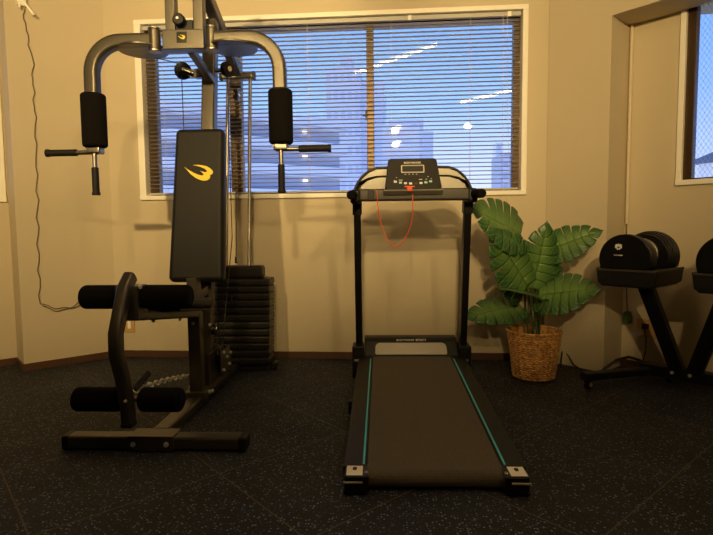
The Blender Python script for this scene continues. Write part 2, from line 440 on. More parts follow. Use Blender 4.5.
# adjustable spot heads on the ceiling behind the camera, aimed at the upper walls; the last is added fill
SP = [((-1.37, -1.21, 2.62), (-2.38, 3.50, 2.15), SPW[0], 68, 'black ceiling spotlight aimed at the left wall'),
      ((-.01, -1.57, 2.62), (-.20, 3.80, 2.30), SPW[1], 58, 'black ceiling spotlight aimed at the back window'),
      ((-.01, -3.13, 2.62), (1.10, 3.70, 2.20), SPW[2], 40, 'black ceiling spotlight farthest back, aimed at the right pillar'),
      ((1.20, -1.30, 2.62), (-.70, 3.80, 1.75), SPW[3], 44, 'black ceiling spotlight added on the right to fill light on the back wall')]  # added head, fills the wall where the gym arm blocks the others
for (p, q, pw, cone, lb), sr in zip(SP, (.05, .055, .06, .055)):
    p = Vector(p); q = Vector(q); d = (q-p).normalized()
    r = thing('spotlight', lb, 'spotlight', p, 0, 'ceiling spotlights behind the camera')
    b = MB(); b.rod((0, 0, H-p.z), (0, 0, H-p.z-.03), .05, 20, .004); b.rod((0, 0, H-p.z-.03), (0, 0, .0), .009, 10); b.build('mount', 'black_plastic', r)
    rot = (-d).to_track_quat('Z', 'Y').to_matrix().to_4x4()
    b = MB(); b.lathe([(.066, -.02), (.072, -.02), (.072, .13), (.03, .15), (.0001, .15), (.0001, .14), (.062, .12), (.066, -.02)], 28, rot, closed=True); b.build('head', 'black_plastic', r)
    l = bpy.data.lights.new('lamp', 'SPOT'); l.energy = pw; l.color = (1, .70, .30); l.spot_size = math.radians(cone); l.spot_blend = 1.0; l.shadow_soft_size = sr
    lo = bpy.data.objects.new('lamp', l); COL.objects.link(lo); lo.parent = r; lo.matrix_local = Matrix.Translation(d*.03) @ rot

# ------------------------------------------------------------------ things on the walls
br = thing('wall_bracket', 'small white clip bracket high on the left wall with a cord hanging from it', 'bracket', LO, 45)
b = MB(); b.box(.075, .125, -.03, 0, 2.43, 2.50, .004); b.beam((.10, -.02, 2.47), (.165, -.045, 2.375), .02, .014, bev=.003); b.beam((.09, -.02, 2.47), (.085, -.03, 2.41), .012, .012, bev=.003)
b.build('clip', 'white_trim', br)
pts = []
base = [(.112, 2.42), (.118, 2.283), (.148, 2.095), (.140, 1.90), (.145, 1.76), (.138, 1.5), (.130, 1.163), (.118, .80), (.115, .45)]
for (x0, z0), (x1, z1) in zip(base, base[1:]):
    for k in range(6):
        t = k/6; zz = z0+(z1-z0)*t; pts.append((x0+(x1-x0)*t+.006*math.sin(zz*34)+.004*math.sin(zz*71), -.006, zz))
pts.append((.115, -.006, .45))
for k in range(1, 14): t = k/13; pts.append((.115+.30*t, -.006, .45-.035*math.sin(t*PI)-.02*t+.008*math.sin(t*16)))
b = MB(); b.sweep(pts, .0035, n=6); tag(b.build('hanging_cord', 'grey_cord', None, ML), 'thin wavy grey cord running down the left wall from the white bracket', 'cord')
pts = [(.125+.27*k/12, -.010, .437-.045*math.sin(k/12*PI*1.2)+.006*math.sin(k*1.3)) for k in range(13)]
b = MB(); b.sweep(pts, .003, n=6); tag(b.build('sagging_cord', 'grey_cord', None, ML), 'short grey cord sagging low on the left wall toward the foam rollers', 'cord')

ol = thing('wall_outlet', 'small plain outlet plate low on the wall behind the leg arm of the gym', 'outlet', (-1.998, YB, .245))
b = MB(); b.box(-.04, .04, -.008, 0, -.06, .06, .002); b.build('plate', 'outlet', ol)
b = MB(); b.box(-.012, .012, -.011, -.007, -.03, .03, .001); b.build('socket_face', 'white_trim', ol)
ol = thing('wall_outlet', 'wide beige outlet plate with a plug in it below the dumbbell tray', 'outlet', MK @ Vector((.155, RD, .275)), -45)
b = MB(); b.box(-.062, .062, -.008, 0, -.062, .062, .003); b.build('plate', 'outlet', ol)
b = MB(); b.box(-.026, .034, -.012, -.006, -.036, .036, .002); b.build('socket_face', 'outlet', ol)
b = MB(); b.box(-.016, .022, -.04, -.011, .0, .034, .004); b.build('plug', 'brown_dark', ol)
pc = thing('power_cord', 'dark power cord with a white paper tag dropping from the outlet below the dumbbell tray', 'cord', MK @ Vector((.155, RD, .275)), -45)
b = MB(); b.sweep([(0, -.046, .015), (.012, -.06, -.01), (.018, -.05, -.06), (.016, -.04, -.14), (.0, -.05, -.23), (-.05, -.08, -.267)], .004, n=6); b.build('cord', 'cable', pc)
b = MB(); b.box(-.035, .022, -.001, .001, -.022, .018, M=Matrix.Translation((-.022, -.065, -.02)) @ Matrix.Rotation(-.6, 4, 'Y')); b.build('paper_tag', 'white_print', pc, label='small white paper tag')
ca = thing('cable_box', 'small green cable cap at the recess corner left of the outlet', 'cable box', MK @ Vector((.035, RD, .33)), -45)
b = MB(); b.lathe([(.012, .05), (.022, .045), (.027, .03), (.030, -.02), (.024, -.03)], 16, Matrix.Translation((.012, -.034, 0))); b.build('cap', 'green_cap', ca)
b = MB(); b.sweep([(-.018, -.012, .63), (-.017, -.012, .35), (.0, -.02, .12), (.01, -.03, .04)], .004, n=6); b.build('lead', 'grey_cord', ca)
b = MB(); b.sweep([(1.10, 3.60, .005), (1.12, 3.66, .03), (1.135, 3.69, .085), (1.15, 3.69, .10), (1.165, 3.66, .07), (1.185, 3.60, .02), (1.21, 3.54, .005), (1.25, 3.44, .005)], .005, n=6)
tag(b.build('floor_cord', 'cable'), 'black cord looping up against the wall between the plant and the dumbbell rack', 'cord')
b = MB(); b.sweep([(1.27, 3.40, .006), (1.31, 3.40, .05), (1.39, 3.42, .10), (1.47, 3.44, .115), (1.55, 3.46, .09), (1.60, 3.47, .03), (1.62, 3.46, .006)], .009, n=8)
tag(b.build('floor_cord', 'brown_dark'), 'thick dark cord arching off the floor behind the foot of the dumbbell rack', 'cord')

# ------------------------------------------------------------------ multi gym
G = thing('multi_gym', 'dark bronze multi gym with black backrest, foam rollers and stacked weight plates', 'gym machine', (-1.05, 2.18, 0), 1.5)
def lean(z): return .65+.1375*(z-.06)
def bolt(mb, p, d, r=.011): p = Vector(p); d = Vector(d).normalized(); mb.rod(p, p+d*.010, r, 8, .002); return mb
b = MB(); b.sweep([(-.378, 0, .034), (.378, 0, .034)], .075, .058, up=(0, 0, 1), round_=.012); b.build('front_stabilizer', 'steel', G)
for sg in (-1, 1):
    b = MB(); b.box(sg*.387-.020, sg*.387+.020, -.039, .039, 0, .064, .012, 3); b.build('end_cap', 'black_plastic', G)
b = MB(); b.box(-.105, .095, -.042, .05, .062, .070, .002); b.box(-.105, .095, -.046, -.038, .006, .070, .002); b.build('joint_plate', 'steel', G)
for xx in (-.08, .065): bolt(MB(), (xx, -.044, .036), (0, -1, 0)).build('bolt', 'zinc', G)
b = MB(); b.sweep([(0, .04, .045), (0, 1.30, .045)], .075, .05, up=(0, 0, 1), round_=.01); b.build('base_beam', 'steel', G)
b = MB(); b.sweep([(-.235, 1.30, .03), (.235, 1.30, .03)], .07, .05, up=(0, 0, 1)); b.build('rear_foot', 'steel', G)
for sg in (-1, 1):
    b = MB(); b.box(sg*.257-.022, sg*.257+.022, 1.262, 1.338, 0, .058, .014, 3); b.build('foot_cap', 'black_plastic', G)
tilt = lambda v: (v.x, v.y, v.z-.035-.15*v.y)
b = MB(); b.box(-.033, .032, .50, .565, .055, .515, .006); b.build('seat_post', 'steel', G)
b = MB(); b.box(-.055, .058, .48, .61, .055, .095, .004); b.build('post_foot', 'steel', G)
for p in ((-.034, .52, .11), (.060, .53, .085), (.060, .58, .075)): bolt(MB(), p, (p[0], -.02, .0)).build('bolt', 'zinc', G)
for zz in (.46,): bolt(MB(), (.0, .500, zz), (0, -1, 0), .009).build('bolt', 'zinc', G)
b = MB(); b.sweep([(0, -.17, .612), (0, .54, .506)], .06, .040, up=(0, 0, 1)); b.build('seat_beam', 'steel', G)
b = MB(); b.box(-.115, .115, .03, .43, .638, .650, .004); b.build('seat_plate', 'black_plastic', G, warp=tilt)
b = MB(); b.box(-.130, .130, .0, .45, .650, .705, .022, 4); b.build('seat', 'vinyl', G, warp=tilt)
for yy in (.02, .32): bolt(MB(), (0, yy, .565-.15*yy), (0, 0, -1), .008).build('bolt', 'zinc', G)
b = MB(); b.box(-.028, .028, .49, .56, .50, .70, .005); b.beam((0, .55, .60), (0, .72, .62), .05, .05, bev=.005); b.build('seat_bracket', 'steel', G)
# backrest
A0 = Vector((0, .55, .675)); tl = math.atan2(.135, .822)
MP = Matrix.Translation(A0) @ Matrix.Rotation(-tl, 4, 'X')            # local z runs up the pad, -y faces the user
def taper(v):
    k = v.z/.84; s = 1-.115*k; return (v.x*s, v.y, v.z)
b = MB(); b.box(-.152, .148, 0, .078, 0, .84, .028, 4); pad = b.build('backrest', 'vinyl', G, MP, taper)
lg = [(295, 105), (340, 103), (380, 108), (420, 118), (447, 135), (468, 155), (473, 172), (465, 187), (447, 193), (450, 210), (442, 227), (425, 239), (395, 242), (360, 234), (320, 214), (280, 183), (250, 150), (222, 118), (255, 142), (300, 168), (340, 187), (375, 196), (392, 195), (392, 186), (380, 172), (362, 156), (385, 163), (405, 168), (420, 166), (420, 156), (400, 138), (360, 120), (325, 110)]
k_ = .00060
def logo(cx, cz, s, y, M, parent, m='logo_yellow'):
    b = MB(); poly = [(cx+(x-347)*k_*s, cz-(yv-172)*k_*s) for x, yv in lg]
    b.prism(poly, y-.0012, y, 'y'); return b.build('emblem', m, parent, M)
logo(.002, .590, 1.06, -.0002, MP, pad)
pad.name = 'backrest'
for zz in (.20, .62):
    b = MB(); y0 = .045; p = MP @ Vector((0, .078, zz)); ym = lean(p.z)-.036
    b.box(-.04, .04, p.y-.012, ym+.01, p.z-.03, p.z+.03, .003); b.build('pad_bracket', 'steel', G)
# mast and top
b = MB(); b.sweep([(0, lean(.06), .06), (0, lean(2.2), 2.16)], .075, .078, up=(0, -1, 0), round_=.010); b.build('mast', 'steel', G)
b = MB(); b.sweep([(0, .47, 2.44), (0, 1.50, 2.035)], .062, .075, up=(0, 0, 1), round_=.010); b.build('top_beam', 'steel', G)
b = MB(); b.sweep([(-.105, 1.505, 2.005), (.115, 1.505, 2.005)], .045, .038, up=(0, 0, 1), round_=.008); b.build('rod_holder', 'steel', G)
for sg in (-1, 1):
    b = MB(); b.box(sg*.115-.008, sg*.115+.008, 1.477, 1.533, 1.978, 2.032, .004); b.build('holder_cap', 'black_plastic', G)
def ry(z): return 1.252+.1265*z
for sg in (-1, 1):
    b = MB(); b.rod((.010+sg*.078, ry(.05), .05), (.010+sg*.078, ry(2.0), 2.0), .0115, 14); b.build('guide_rod', 'rod_steel', G)
# weight stack
for k in range(12):
    z0 = .060+k*.0468; y0 = ry(z0)
    b = MB(); b.box(-.226, .246, y0-.075, y0+.095, z0, z0+.0458, .011, 3); b.box(-.05, .05, y0-.080, y0-.07, z0+.012, z0+.034, .004)
    b.build('weight_plate', 'stack_black', G)
b = MB(); z0 = .062+12*.0468; y0 = ry(z0+.04); b.box(-.165, .190, y0-.055, y0+.06, z0-.004, z0+.082, .020, 3); b.build('top_plate', 'stack_black', G)
b = MB(); b.rod((.0, ry(.5)-.10, .505), (.0, ry(.5)-.06, .505), .008, 10, .002); b.rod((0, ry(.5)-.098, .505), (0, ry(.5)-.098, .47), .003, 8); b.build('selector_pin', 'chrome', G)
b = MB(); b.rod((0, ry(.72), .72), (0, ry(.76), .765), .012, 10, .003); b.build('cable_eye', 'chrome', G)
b = MB(); b.box(-.20, .20, 1.24, 1.42, .040, .062, .003); b.build('stack_base', 'steel', G)
# press arm assembly hanging in front of the mast
YP = .50
for sg in (-1, 1):
    b = MB(); b.box(sg*.071+.010-.026, sg*.071+.010+.026, YP-.02, YP+.03, 1.945, 2.45, .005); b.build('upright', 'steel', G)
b = MB(); b.box(-.099, .113, YP-.035, YP+.035, 1.850, 1.946, .005); b.build('hinge_plate', 'steel', G)
b = MB(); b.box(-.024, .028, YP-.0385, YP-.034, 1.880, 1.932, .003); bd = b.build('badge', 'gloss_black', G)
logo(.002, 1.906, .25, YP-.0387, None, bd)
b = MB(); b.box(-.040, .050, YP-.01, YP+.03, 1.944, 2.000, .003); b.build('latch_block', 'black_plastic', G)
b = MB(); b.rod((-.010, YP-.05, 1.992), (-.010, YP-.01, 1.992), .030, 20, .008); b.build('adjusting_knob', 'black_plastic', G)
bolt(MB(), (-.010, YP-.05, 1.992), (0, -1, 0), .007).build('bolt', 'zinc', G)
b = MB(); b.beam((.022, YP+.03, 1.865), (.022, lean(1.80)-.03, 1.80), .035, .035, bev=.003); b.build('brace', 'steel', G)
for sg in (-1, 1):
    b = MB(); b.rod((sg*.146, YP-.01, 1.855), (sg*.146, YP-.01, 1.955), .029, 20, .003); b.build('hinge_sleeve', 'steel', G)
    for za, zb in ((1.955, 1.962), (1.846, 1.855)):
        b = MB(); b.rod((sg*.146, YP-.01, za), (sg*.146, YP-.01, zb), .032, 20, .002); b.build('hinge_cap', 'rod_steel', G)
    b = MB(); b.rod((sg*.235, YP+.055, 1.872), (sg*.235, YP+.055, 1.884), .125, 40, .003); b.build('cam_plate', 'steel', G)
    pts = [(sg*.165, YP, 1.905), (sg*.25, YP, 1.905), (sg*.325, YP, 1.905)]
    for k in range(1, 11): a = PI/2*k/10; pts.append((sg*(.325+.158*math.sin(a)), YP, 1.905-.158+.158*math.cos(a)))
    pts += [(sg*.484, YP, 1.65), (sg*.484, YP, 1.385)]
    b = MB(); b.sweep(pts, .068, .066, up=(0, -1, 0), round_=.016)
    b.build('press_arm', 'steel', G)
    b = MB(); b.rod((sg*.484, YP, 1.378), (sg*.484, YP, 1.650), .061, 28, .016); b.build('arm_pad', 'foam', G)
    b = MB(); b.box(sg*.484-.036, sg*.484+.036, YP-.03, YP+.03, 1.345, 1.380, .008); b.rod((sg*.46, YP-.012, 1.352), (sg*.60, YP-.012, 1.352), .012, 12); b.rod((sg*.484, YP-.012, 1.35), (sg*.484, YP-.012, 1.25), .012, 12); b.build('grip_bracket', 'rod_steel', G)
    b = MB(); b.rod((sg*.575, YP-.012, 1.352), (sg*.735, YP-.012, 1.352), .0175, 16, .003); b.rod((sg*.722, YP-.012, 1.352), (sg*.738, YP-.012, 1.352), .0205, 16, .003); b.build('side_grip', 'rubber_grip', G)
    b = MB(); b.rod((sg*.484, YP-.012, 1.275), (sg*.484, YP-.012, 1.135), .0175, 16, .003); b.rod((sg*.484, YP-.012, 1.150), (sg*.484, YP-.012, 1.133), .0205, 16, .003); b.build('lower_grip', 'rubber_grip', G)
    bolt(MB(), (sg*.484-.03, YP-.03, 1.365), (-.4, -1, 0), .008).build('bolt', 'zinc', G)
# pulleys
def pulley(c, ax, r=.038):
    c = Vector(c); a = Vector(ax).normalized(); q = a.to_track_quat('Z', 'Y').to_matrix().to_4x4(); M = Matrix.Translation(c) @ q
    b = MB(); b.lathe([(.010, -.012), (r, -.012), (r, -.007), (r*.82, 0), (r, .007), (r, .012), (.010, .012)], 24, M); p = b.build('pulley', 'gloss_black', G)
    b = MB(); b.lathe([(.016, -.019), (.018, -.014), (.018, .014), (.016, .019)], 14, M); b.build('pulley_hub', 'chrome', p)
ym = lean(1.86)
pulley((-.150, ym-.02, 1.865), (.68, -.74, 0), .048); pulley((.110, ym-.02, 1.868), (.85, -.50, 0), .044)
b = MB(); b.rod((-.150, ym-.03, 1.865), (-.085, ym-.01, 1.845), .020, 12, .005); b.build('pulley_axle', 'chrome', G)
b = MB(); b.box(-.085, -.03, ym-.03, ym+.02, 1.825, 1.875, .004); b.build('pulley_bracket', 'steel', G)
b = MB(); b.rod((.110, ym-.02, 1.868), (.04, ym-.015, 1.862), .013, 12, .004); b.build('pulley_axle', 'chrome', G)
pulley((0, 1.47, 1.87), (1, 0, 0), .040); pulley((0.0, 1.22, 1.97), (1, 0, 0), .036)
pulley((.066, .72, .24), (1, .1, 0), .045); pulley((.062, .80, .16), (1, 0, 0), .040); pulley((.062, .64, .40), (1, .2, 0), .030)
b = MB(); b.box(.036, .046, .60, .86, .10, .27, .003); b.box(.085, .092, .66, .84, .13, .27, .003); b.build('pulley_bracket', 'steel', G)
b = MB(); b.box(-.01, .05, .97, 1.00, .07, .17, .003); b.build('guide_bracket', 'steel', G)
for p in ((.093, .70, .26), (.093, .76, .22), (.093, .80, .17), (.093, .69, .16), (.093, .83, .23), (.045, .62, .43), (.03, .968, .165)): bolt(MB(), p, (1, -.8, .1), .009).build('bolt', 'zinc', G)
def cable(pts, r=.0027):
    b = MB(); b.sweep(pts, r, n=6); return b.build('cable', 'cable', G)
cable([(0, ry(.76), .765), (0, 1.44, 1.85)]); cable([(-.150, ym-.045, 1.84), (-.148, ym-.045, 1.5), (-.10, .80, .9), (.02, .74, .5), (.066, .70, .27)])
cable([(.112, ym-.03, 1.83), (.095, .92, 1.5), (.090, .95, .9), (.066, .76, .26)]); cable([(.11, ym+.02, 1.89), (.05, 1.1, 1.95), (0, 1.22, 2.0), (0, 1.43, 1.905)])
cable([(.07, .68, .52), (.08, .70, .30)]); cable([(-.150, ym, 1.905), (-.19, .70, 1.875), (-.205, .62, 1.858)]); cable([(.146, ym, 1.905), (.19, .70, 1.875), (.205, .62, 1.858)])
# leg developer
ap = [(0, -.172, .768), (0, -.225, .725), (0, -.262, .65), (0, -.304, .565), (0, -.306, .49), (0, -.272, .40), (0, -.250, .325), (0, -.238, .26), (0, -.235, .205)]
b = MB(); b.sweep(ap, .046, .052, up=(0, -1, 0), round_=.013); b.build('leg_arm', 'steel', G)
b = MB(); b.box(-.024, .024, -.262, -.208, .186, .207, .008); b.build('arm_cap', 'black_plastic', G)
b = MB(); b.box(-.045, .045, -.215, -.12, .60, .735, .006); b.build('pivot_bracket', 'steel', G)
for p in ((.046, -.19, .73), (.046, -.15, .70), (.046, -.17, .655)): bolt(MB(), p, (.5, -1, 0), .009).build('bolt', 'zinc', G)
for yy, zz, hl, xo in ((-.155, .686, .222, .014), (-.205, .285, .218, -.012)):
    b = MB(); b.rod((xo-hl+.01, yy, zz), (xo+hl-.01, yy, zz), .012, 12); b.build('roller_rod', 'chrome', G)
    for sg in (-1, 1):
        b = MB(); b.rod((sg*.036, yy, zz), (xo+sg*hl, yy, zz), .048, 28, .020); b.build('foam_roller', 'foam', G)
bolt(MB(), (.01, -.27, .30), (0, -1, 0), .006).build('bolt', 'zinc', G)
b = MB(); b.rod((.0, -.19, .315), (.0, -.05, .345), .014, 12, .003); b.build('lock_lever', 'rubber_grip', G)
# chain of links
c0 = Vector((.004, -.19, .315)); c1 = Vector((-.040, .50, .180)); nl = 18
for k in range(nl):
    t = (k+.5)/nl; p = c0.lerp(c1, t); p.z -= -.008*math.sin(t*PI); p2 = c0.lerp(c1, t+.02); p2.z -= -.008*math.sin((t+.02)*PI)
    d = (p2-p).normalized(); side = d.cross(Vector((0, 0, 1))).normalized(); upv = side.cross(d)
    s_ = (side+upv*.9).normalized() if k % 2 else (side*.9-upv).normalized()
    pts = [p+d*(.025*math.cos(a))+s_*(.012*math.sin(a)) for a in [2*PI*j/12 for j in range(13)]]
    b = MB(); b.sweep(pts, .0036, n=6, cap=False); b.build('chain_link', 'zinc', G)

# ------------------------------------------------------------------ treadmill
T = thing('treadmill', 'black folding treadmill with teal stripes and grey belt facing the window', 'treadmill', (.137, 1.865, 0), 2.2)
dw = lambda v: (v.x*(1.035-.052*v.y), v.y, v.z-.026+.085*max(0, v.y))
b = MB(); 
P2 = []
for i in range(25): P2.append((1.285-1.262*i/24, .096))
P2 += [(.023+.032*math.cos(a), .064+.032*math.sin(a)) for a in [PI/2+PI*k/10 for k in range(1, 11)]]+[(1.285, .032)]
b.prism(P2, -.238, .238, 'x', smooth=False); b.build('belt', 'belt', T, warp=dw)
for sg in (-1, 1):
    b = MB(); x0, x1 = sorted((sg*.240, sg*.325)); b.box(x0, x1, .03, 1.30, .050, .100, .006); b.build('side_rail', 'black_plastic', T, warp=dw)
    b = MB(); x0, x1 = sorted((sg*.2475, sg*.2545)); b.box(x0, x1, .045, 1.225, .099, .1025, .001); b.build('stripe', 'teal', T, warp=dw)
    b = MB(); MC_ = Matrix.Translation((0, -.026, -.031)); x0, x1 = sorted((sg*.240, sg*.328)); b.box(x0, x1, -.018, .085, .040, .106, .010, 3); cap = b.build('rear_cap', 'gloss_black', T, MC_)
    x0, x1 = sorted((sg*.262, sg*.320))
    b = MB(); b.box(x0, x1, -.012, .076, .1055, .1075, .0008); stk = b.build('warning_label', 'sticker', cap, MC_)
    b = MB(); xc = (x0+x1)/2
    b.prism([(xc-.006, .025), (xc+.006, .025), (xc+.009, .045), (xc, .052), (xc-.008, .043)], .1075, .1082, 'z'); b.box(xc-.022, xc-.002, .061, .066, .1075, .1081); b.box(xc+.004, xc+.022, .060, .065, .1075, .1081)
    b.build('label_print', 'brown_dark', stk, MC_)
    b = MB(); x0, x1 = sorted((sg*.262, sg*.330)); b.box(x0, x1, -.022, -.015, .078, .086, .002); b.build('cap_strip', 'silver_plastic', cap, MC_)
    b = MB(); x0, x1 = sorted((sg*.243, sg*.256)); b.box(x0, x1, .004, .022, .1045, .1075, .001); b.build('cap_screw', 'chrome', cap, MC_)
    b = MB(); x0, x1 = sorted((sg*.255, sg*.330)); b.box(x0, x1, -.034, .045, 0, .016, .004); b.build('rear_foot', 'foam', T)
    b = MB(); b.beam((sg*.315, .40, .05), (sg*.315, 1.42, .05), .04, .04, bev=.005); b.build('base_rail', 'black_plastic', T)
    b = MB(); b.box(sg*.335-.02, sg*.335+.02, .78, .83, 0, .07, .006); b.box(sg*.335-.018, sg*.335+.018, .765, .78, .02, .05, .003); b.build('side_foot', 'black_plastic', T)
    b = MB(); b.rod((sg*.30, 1.40, .033), (sg*.34, 1.40, .033), .033, 20, .006); b.build('transport_wheel', 'foam', T)
    b = MB(); x0, x1 = sorted((sg*.285, sg*.355)); b.box(x0, x1, 1.26, 1.39, .05, .245, .010, 3); br_ = b.build('post_bracket', 'black_plastic', T)
    b = MB(); b.box(x0+.012, x1-.02, 1.252, 1.261, .155, .168, .002); b.build('bracket_screw', 'silver_plastic', br_)
    b = MB(); b.sweep([(sg*.313, 1.335, .20), (sg*.313, 1.18, 1.12)], .040, .07, up=(0, -1, 0), round_=.008); b.build('post', 'gloss_black', T)
    b = MB(); b.box(sg*.318-.030, sg*.318+.030, 1.05, 1.20, 1.082, 1.162, .018, 3)
    b.sweep([(sg*.313, 1.18, 1.10), (sg*.313, 1.192, 1.03)], .052, .08, up=(0, -1, 0), round_=.01); b.build('post_knuckle', 'black_plastic', T)
    b = MB(); b.rod((sg*.328, 1.08, 1.132), (sg*.334, .88, 1.120), .024, 18, .010); b.build('hand_grip', 'foam', T)
b = MB(); b.box(.262, .290, 1.10, 1.14, .162, .165, .001); pt = b.build('hang_tag', 'sticker', T, label='small white paper tag')
b = MB(); b.box(.255, .268, 1.135, 1.165, .163, .168, .002); b.build('tag_clip', 'coral', pt)
# hood over the motor
P = [(1.292, .08), (1.292, .178), (1.300, .188), (1.352, .248), (1.375, .272), (1.45, .276), (1.53, .25), (1.57, .17), (1.57, .08)]
b = MB(); b.prism(P, -.282, .282, 'x', bev=.006); hood = b.build('motor_cover', 'black_plastic', T)
b = MB(); R_ = .030; pts = []
for cx, cz, a0 in ((.185, .050, 0), (-.185, .050, PI/2), (-.205, .012, PI), (.205, .012, 1.5*PI)):
    r = .03 if cz > .03 else .012
    for k in range(6): a = a0+PI/2*k/5; pts.append((cx+r*math.cos(a), cz+r*math.sin(a)))
sl = math.atan2(.052, .062)
MS = Matrix.Translation((0, 1.3005, .184)) @ Matrix.Rotation(-sl, 4, 'X')
b.prism(pts, -.006, .004, 'y', bev=.002); b.build('cover_panel', 'silver_plastic', hood, MS)
MT = Matrix.Translation((.008, 1.362, .2605)) @ Matrix.Rotation(-.72, 4, 'X')
for tx, xx, bo in (('BODYMAKER', -.040, False), ('SPORTS', .055, True)):
    text_mb(tx, .0185, bo).build('lettering', 'white_print', hood, MT @ Matrix.Translation((xx, -.002, 0)))
# console
b = MB(); b.box(-.298, .298, 1.02, 1.09, 1.095, 1.160, .012, 3); b.build('cross_bar', 'bar_grey', T)
b = MB(); b.box(-.250, -.215, 1.014, 1.024, 1.098, 1.157, .003); b.build('bar_strap', 'black_plastic', T)
tc_ = math.atan2(.085, .17); MC = Matrix.Translation((-.008, .968, 1.150)) @ Matrix.Rotation(-tc_, 4, 'X')
def trap(hw0, hw1, z0, z1, r=.014):
    out = []
    for cx, cz, a0 in ((hw1-r, z1-r, 0), (-hw1+r, z1-r, PI/2), (-hw0+r, z0+r, PI), (hw0-r, z0+r, 1.5*PI)):
        for k in range(5): a = a0+PI/2*k/4; out.append((cx+r*math.cos(a), cz+r*math.sin(a)))
    return out
b = MB(); b.prism(trap(.150, .132, 0, .196, .020), 0, .05, 'y', bev=.006); con = b.build('console', 'panel', T, MC)
b = MB(); b.prism(trap(.158, .156, -.004, .003, .002), .002, .05, 'y', bev=.003); b.build('console_base', 'silver_plastic', T, MC)
b = MB(); b.box(-.062, .062, -.0020, .001, .103, .150, .004, 3); b.build('display_bezel', 'white_print', con, MC)
b = MB(); b.box(-.057, .057, -.0034, .000, .108, .145, .004, 3); b.build('display', 'lcd', con, MC)
text_mb('BODYMAKER', .0155, True).build('lettering', 'white_print', con, MC @ Matrix.Translation((0, -.001, .165)))
b = MB(); b.box(-.095, .095, -.0025, .0, .080, .087, .001); b.build('key_slot', 'gloss_black', con, MC)
for k, xx in enumerate((-.094, -.067, -.041, -.014, .014, .041, .067, .092)):
    zz = .036+.012*(abs(k-3.5)/3.5)**2
    b = MB(); b.box(xx-.008, xx+.008, -.003, .0, zz-.006, zz+.006, .0015)
    b.build('button', ['button_white', 'button_teal', 'button_white', 'button_white', 'bar_grey', 'button_white', 'button_teal', 'button_teal'][k], con, MC)
b = MB()
for xx, zz, ww in ((-.065, .046, .02), (.04, .049, .018), (.07, .050, .010), (-.1, .045, .004), (.096, .052, .004), (-.088, .062, .005), (.080, .066, .005), (-.04, .082, .008), (-.02, .082, .008), (0, .082, .008), (.02, .082, .008)):
    b.box(xx-ww/2, xx+ww/2, -.0014, 0, zz+.0105, zz+.0135)
b.build('panel_print', 'white_print', con, MC)
for sg in (-1, 1):
    # arched console wing with pale tray surfaces
    out = [(.14, 1.285), (.20, 1.283), (.245, 1.266), (.280, 1.238), (.305, 1.205), (.322, 1.17), (.335, 1.14)]
    b = MB(); b.sweep([(sg*x, 1.17-.12*(1-(1.285-z)/.145)*0, z) for x, z in out],   .016, .07, up=(0, -1, 0), round_=.006); wing = b.build('console_wing', 'black_plastic', T)
    P = [(sg*x, z) for x, z in ((.13, 1.277), (.20, 1.274), (.245, 1.256), (.283, 1.222), (.292, 1.208), (.25, 1.228), (.20, 1.238), (.13, 1.240))]
    b = MB(); b.prism(P, 1.125, 1.19, 'y', bev=.002); b.build('wing_panel', 'silver_plastic', wing)
    P = [(sg*x, z) for x, z in ((.13, 1.230), (.20, 1.227), (.25, 1.212), (.285, 1.185), (.295, 1.163), (.13, 1.160))]
    b = MB(); b.prism(P, 1.10, 1.165, 'y', bev=.004); b.build('tray', 'silver_plastic', wing)
    P = [(sg*x, z) for x, z in ((.13, 1.29), (.20, 1.286), (.25, 1.266), (.29, 1.23), (.315, 1.17), (.13, 1.165))]
    b = MB(); b.prism(P, 1.19, 1.21, 'y'); b.build('wing_back', 'black_plastic', wing)

sc_ = thing('safety_cord', 'orange red safety key cord looping below the treadmill console', 'cord', (.137, 1.865, 0), 2.2)
b = MB(); b.box(-.042, -.014, .965, .983, 1.140, 1.166, .005); b.box(-.055, .0, .975, .985, 1.158, 1.170, .003); b.build('safety_key', 'coral', sc_)
ctl = [(-.012, 1.15), (-.009, 1.09), (-.010, 1.027), (-.022, .96), (-.047, .895), (-.072, .858), (-.098, .846), (-.124, .860), (-.148, .888), (-.168, .935), (-.183, .987), (-.192, 1.03), (-.198, 1.10), (-.203, 1.15)]
b = MB(); b.sweep([(x, 1.004, z) for x, z in ctl], .0028, n=8); b.build('cord', 'coral', sc_)

# ------------------------------------------------------------------ plant in basket
PC = Vector((.862, 3.365, 0))
bk = thing('wicker_basket', 'round woven wicker basket holding the monstera plant beside the pillar', 'basket', PC)
b = MB(); n = 260; rows = 19; per = 5; vs = []; m_ = rows*per+1
for i in range(m_):
    t = i/(m_-1); z = .006+.290*t; R = .126+.037*t
    row = i//per; f = (i % per)/per; lat = math.sin(PI*(f+.5/per))
    for k in range(n):
        a = 2*PI*k/n; ph = (26*a/(2*PI)+.5*(row % 2)) % 1
        strand = abs(math.sin(PI*ph))**.7
        r = R-.006+.0115*lat*(.35+.65*strand)
        zz = z+.0085*(abs(((26*a/(2*PI)) % 1)-.5)*2-.5)*(1-abs(2*t-1)**6)
        vs.append((r*math.cos(a), r*math.sin(a), zz))
fs = [[i*n+k, i*n+(k+1) % n, (i+1)*n+(k+1) % n, (i+1)*n+k] for i in range(m_-1) for k in range(n)]
b.add(vs, fs, True); b.build('woven_wall', 'wicker', bk)
b = MB(); b.lathe([(.118, .006), (.155, .296)], 48, closed=True); b.lathe([(.0001, .004), (.122, .004)], 48, closed=True); b.build('liner', 'wicker', bk)
b = MB(); b.sweep([(.163*math.cos(a), .163*math.sin(a), .298) for a in [2*PI*k/48 for k in range(49)]], .0075, n=8, cap=False); b.build('rim', 'wicker', bk)

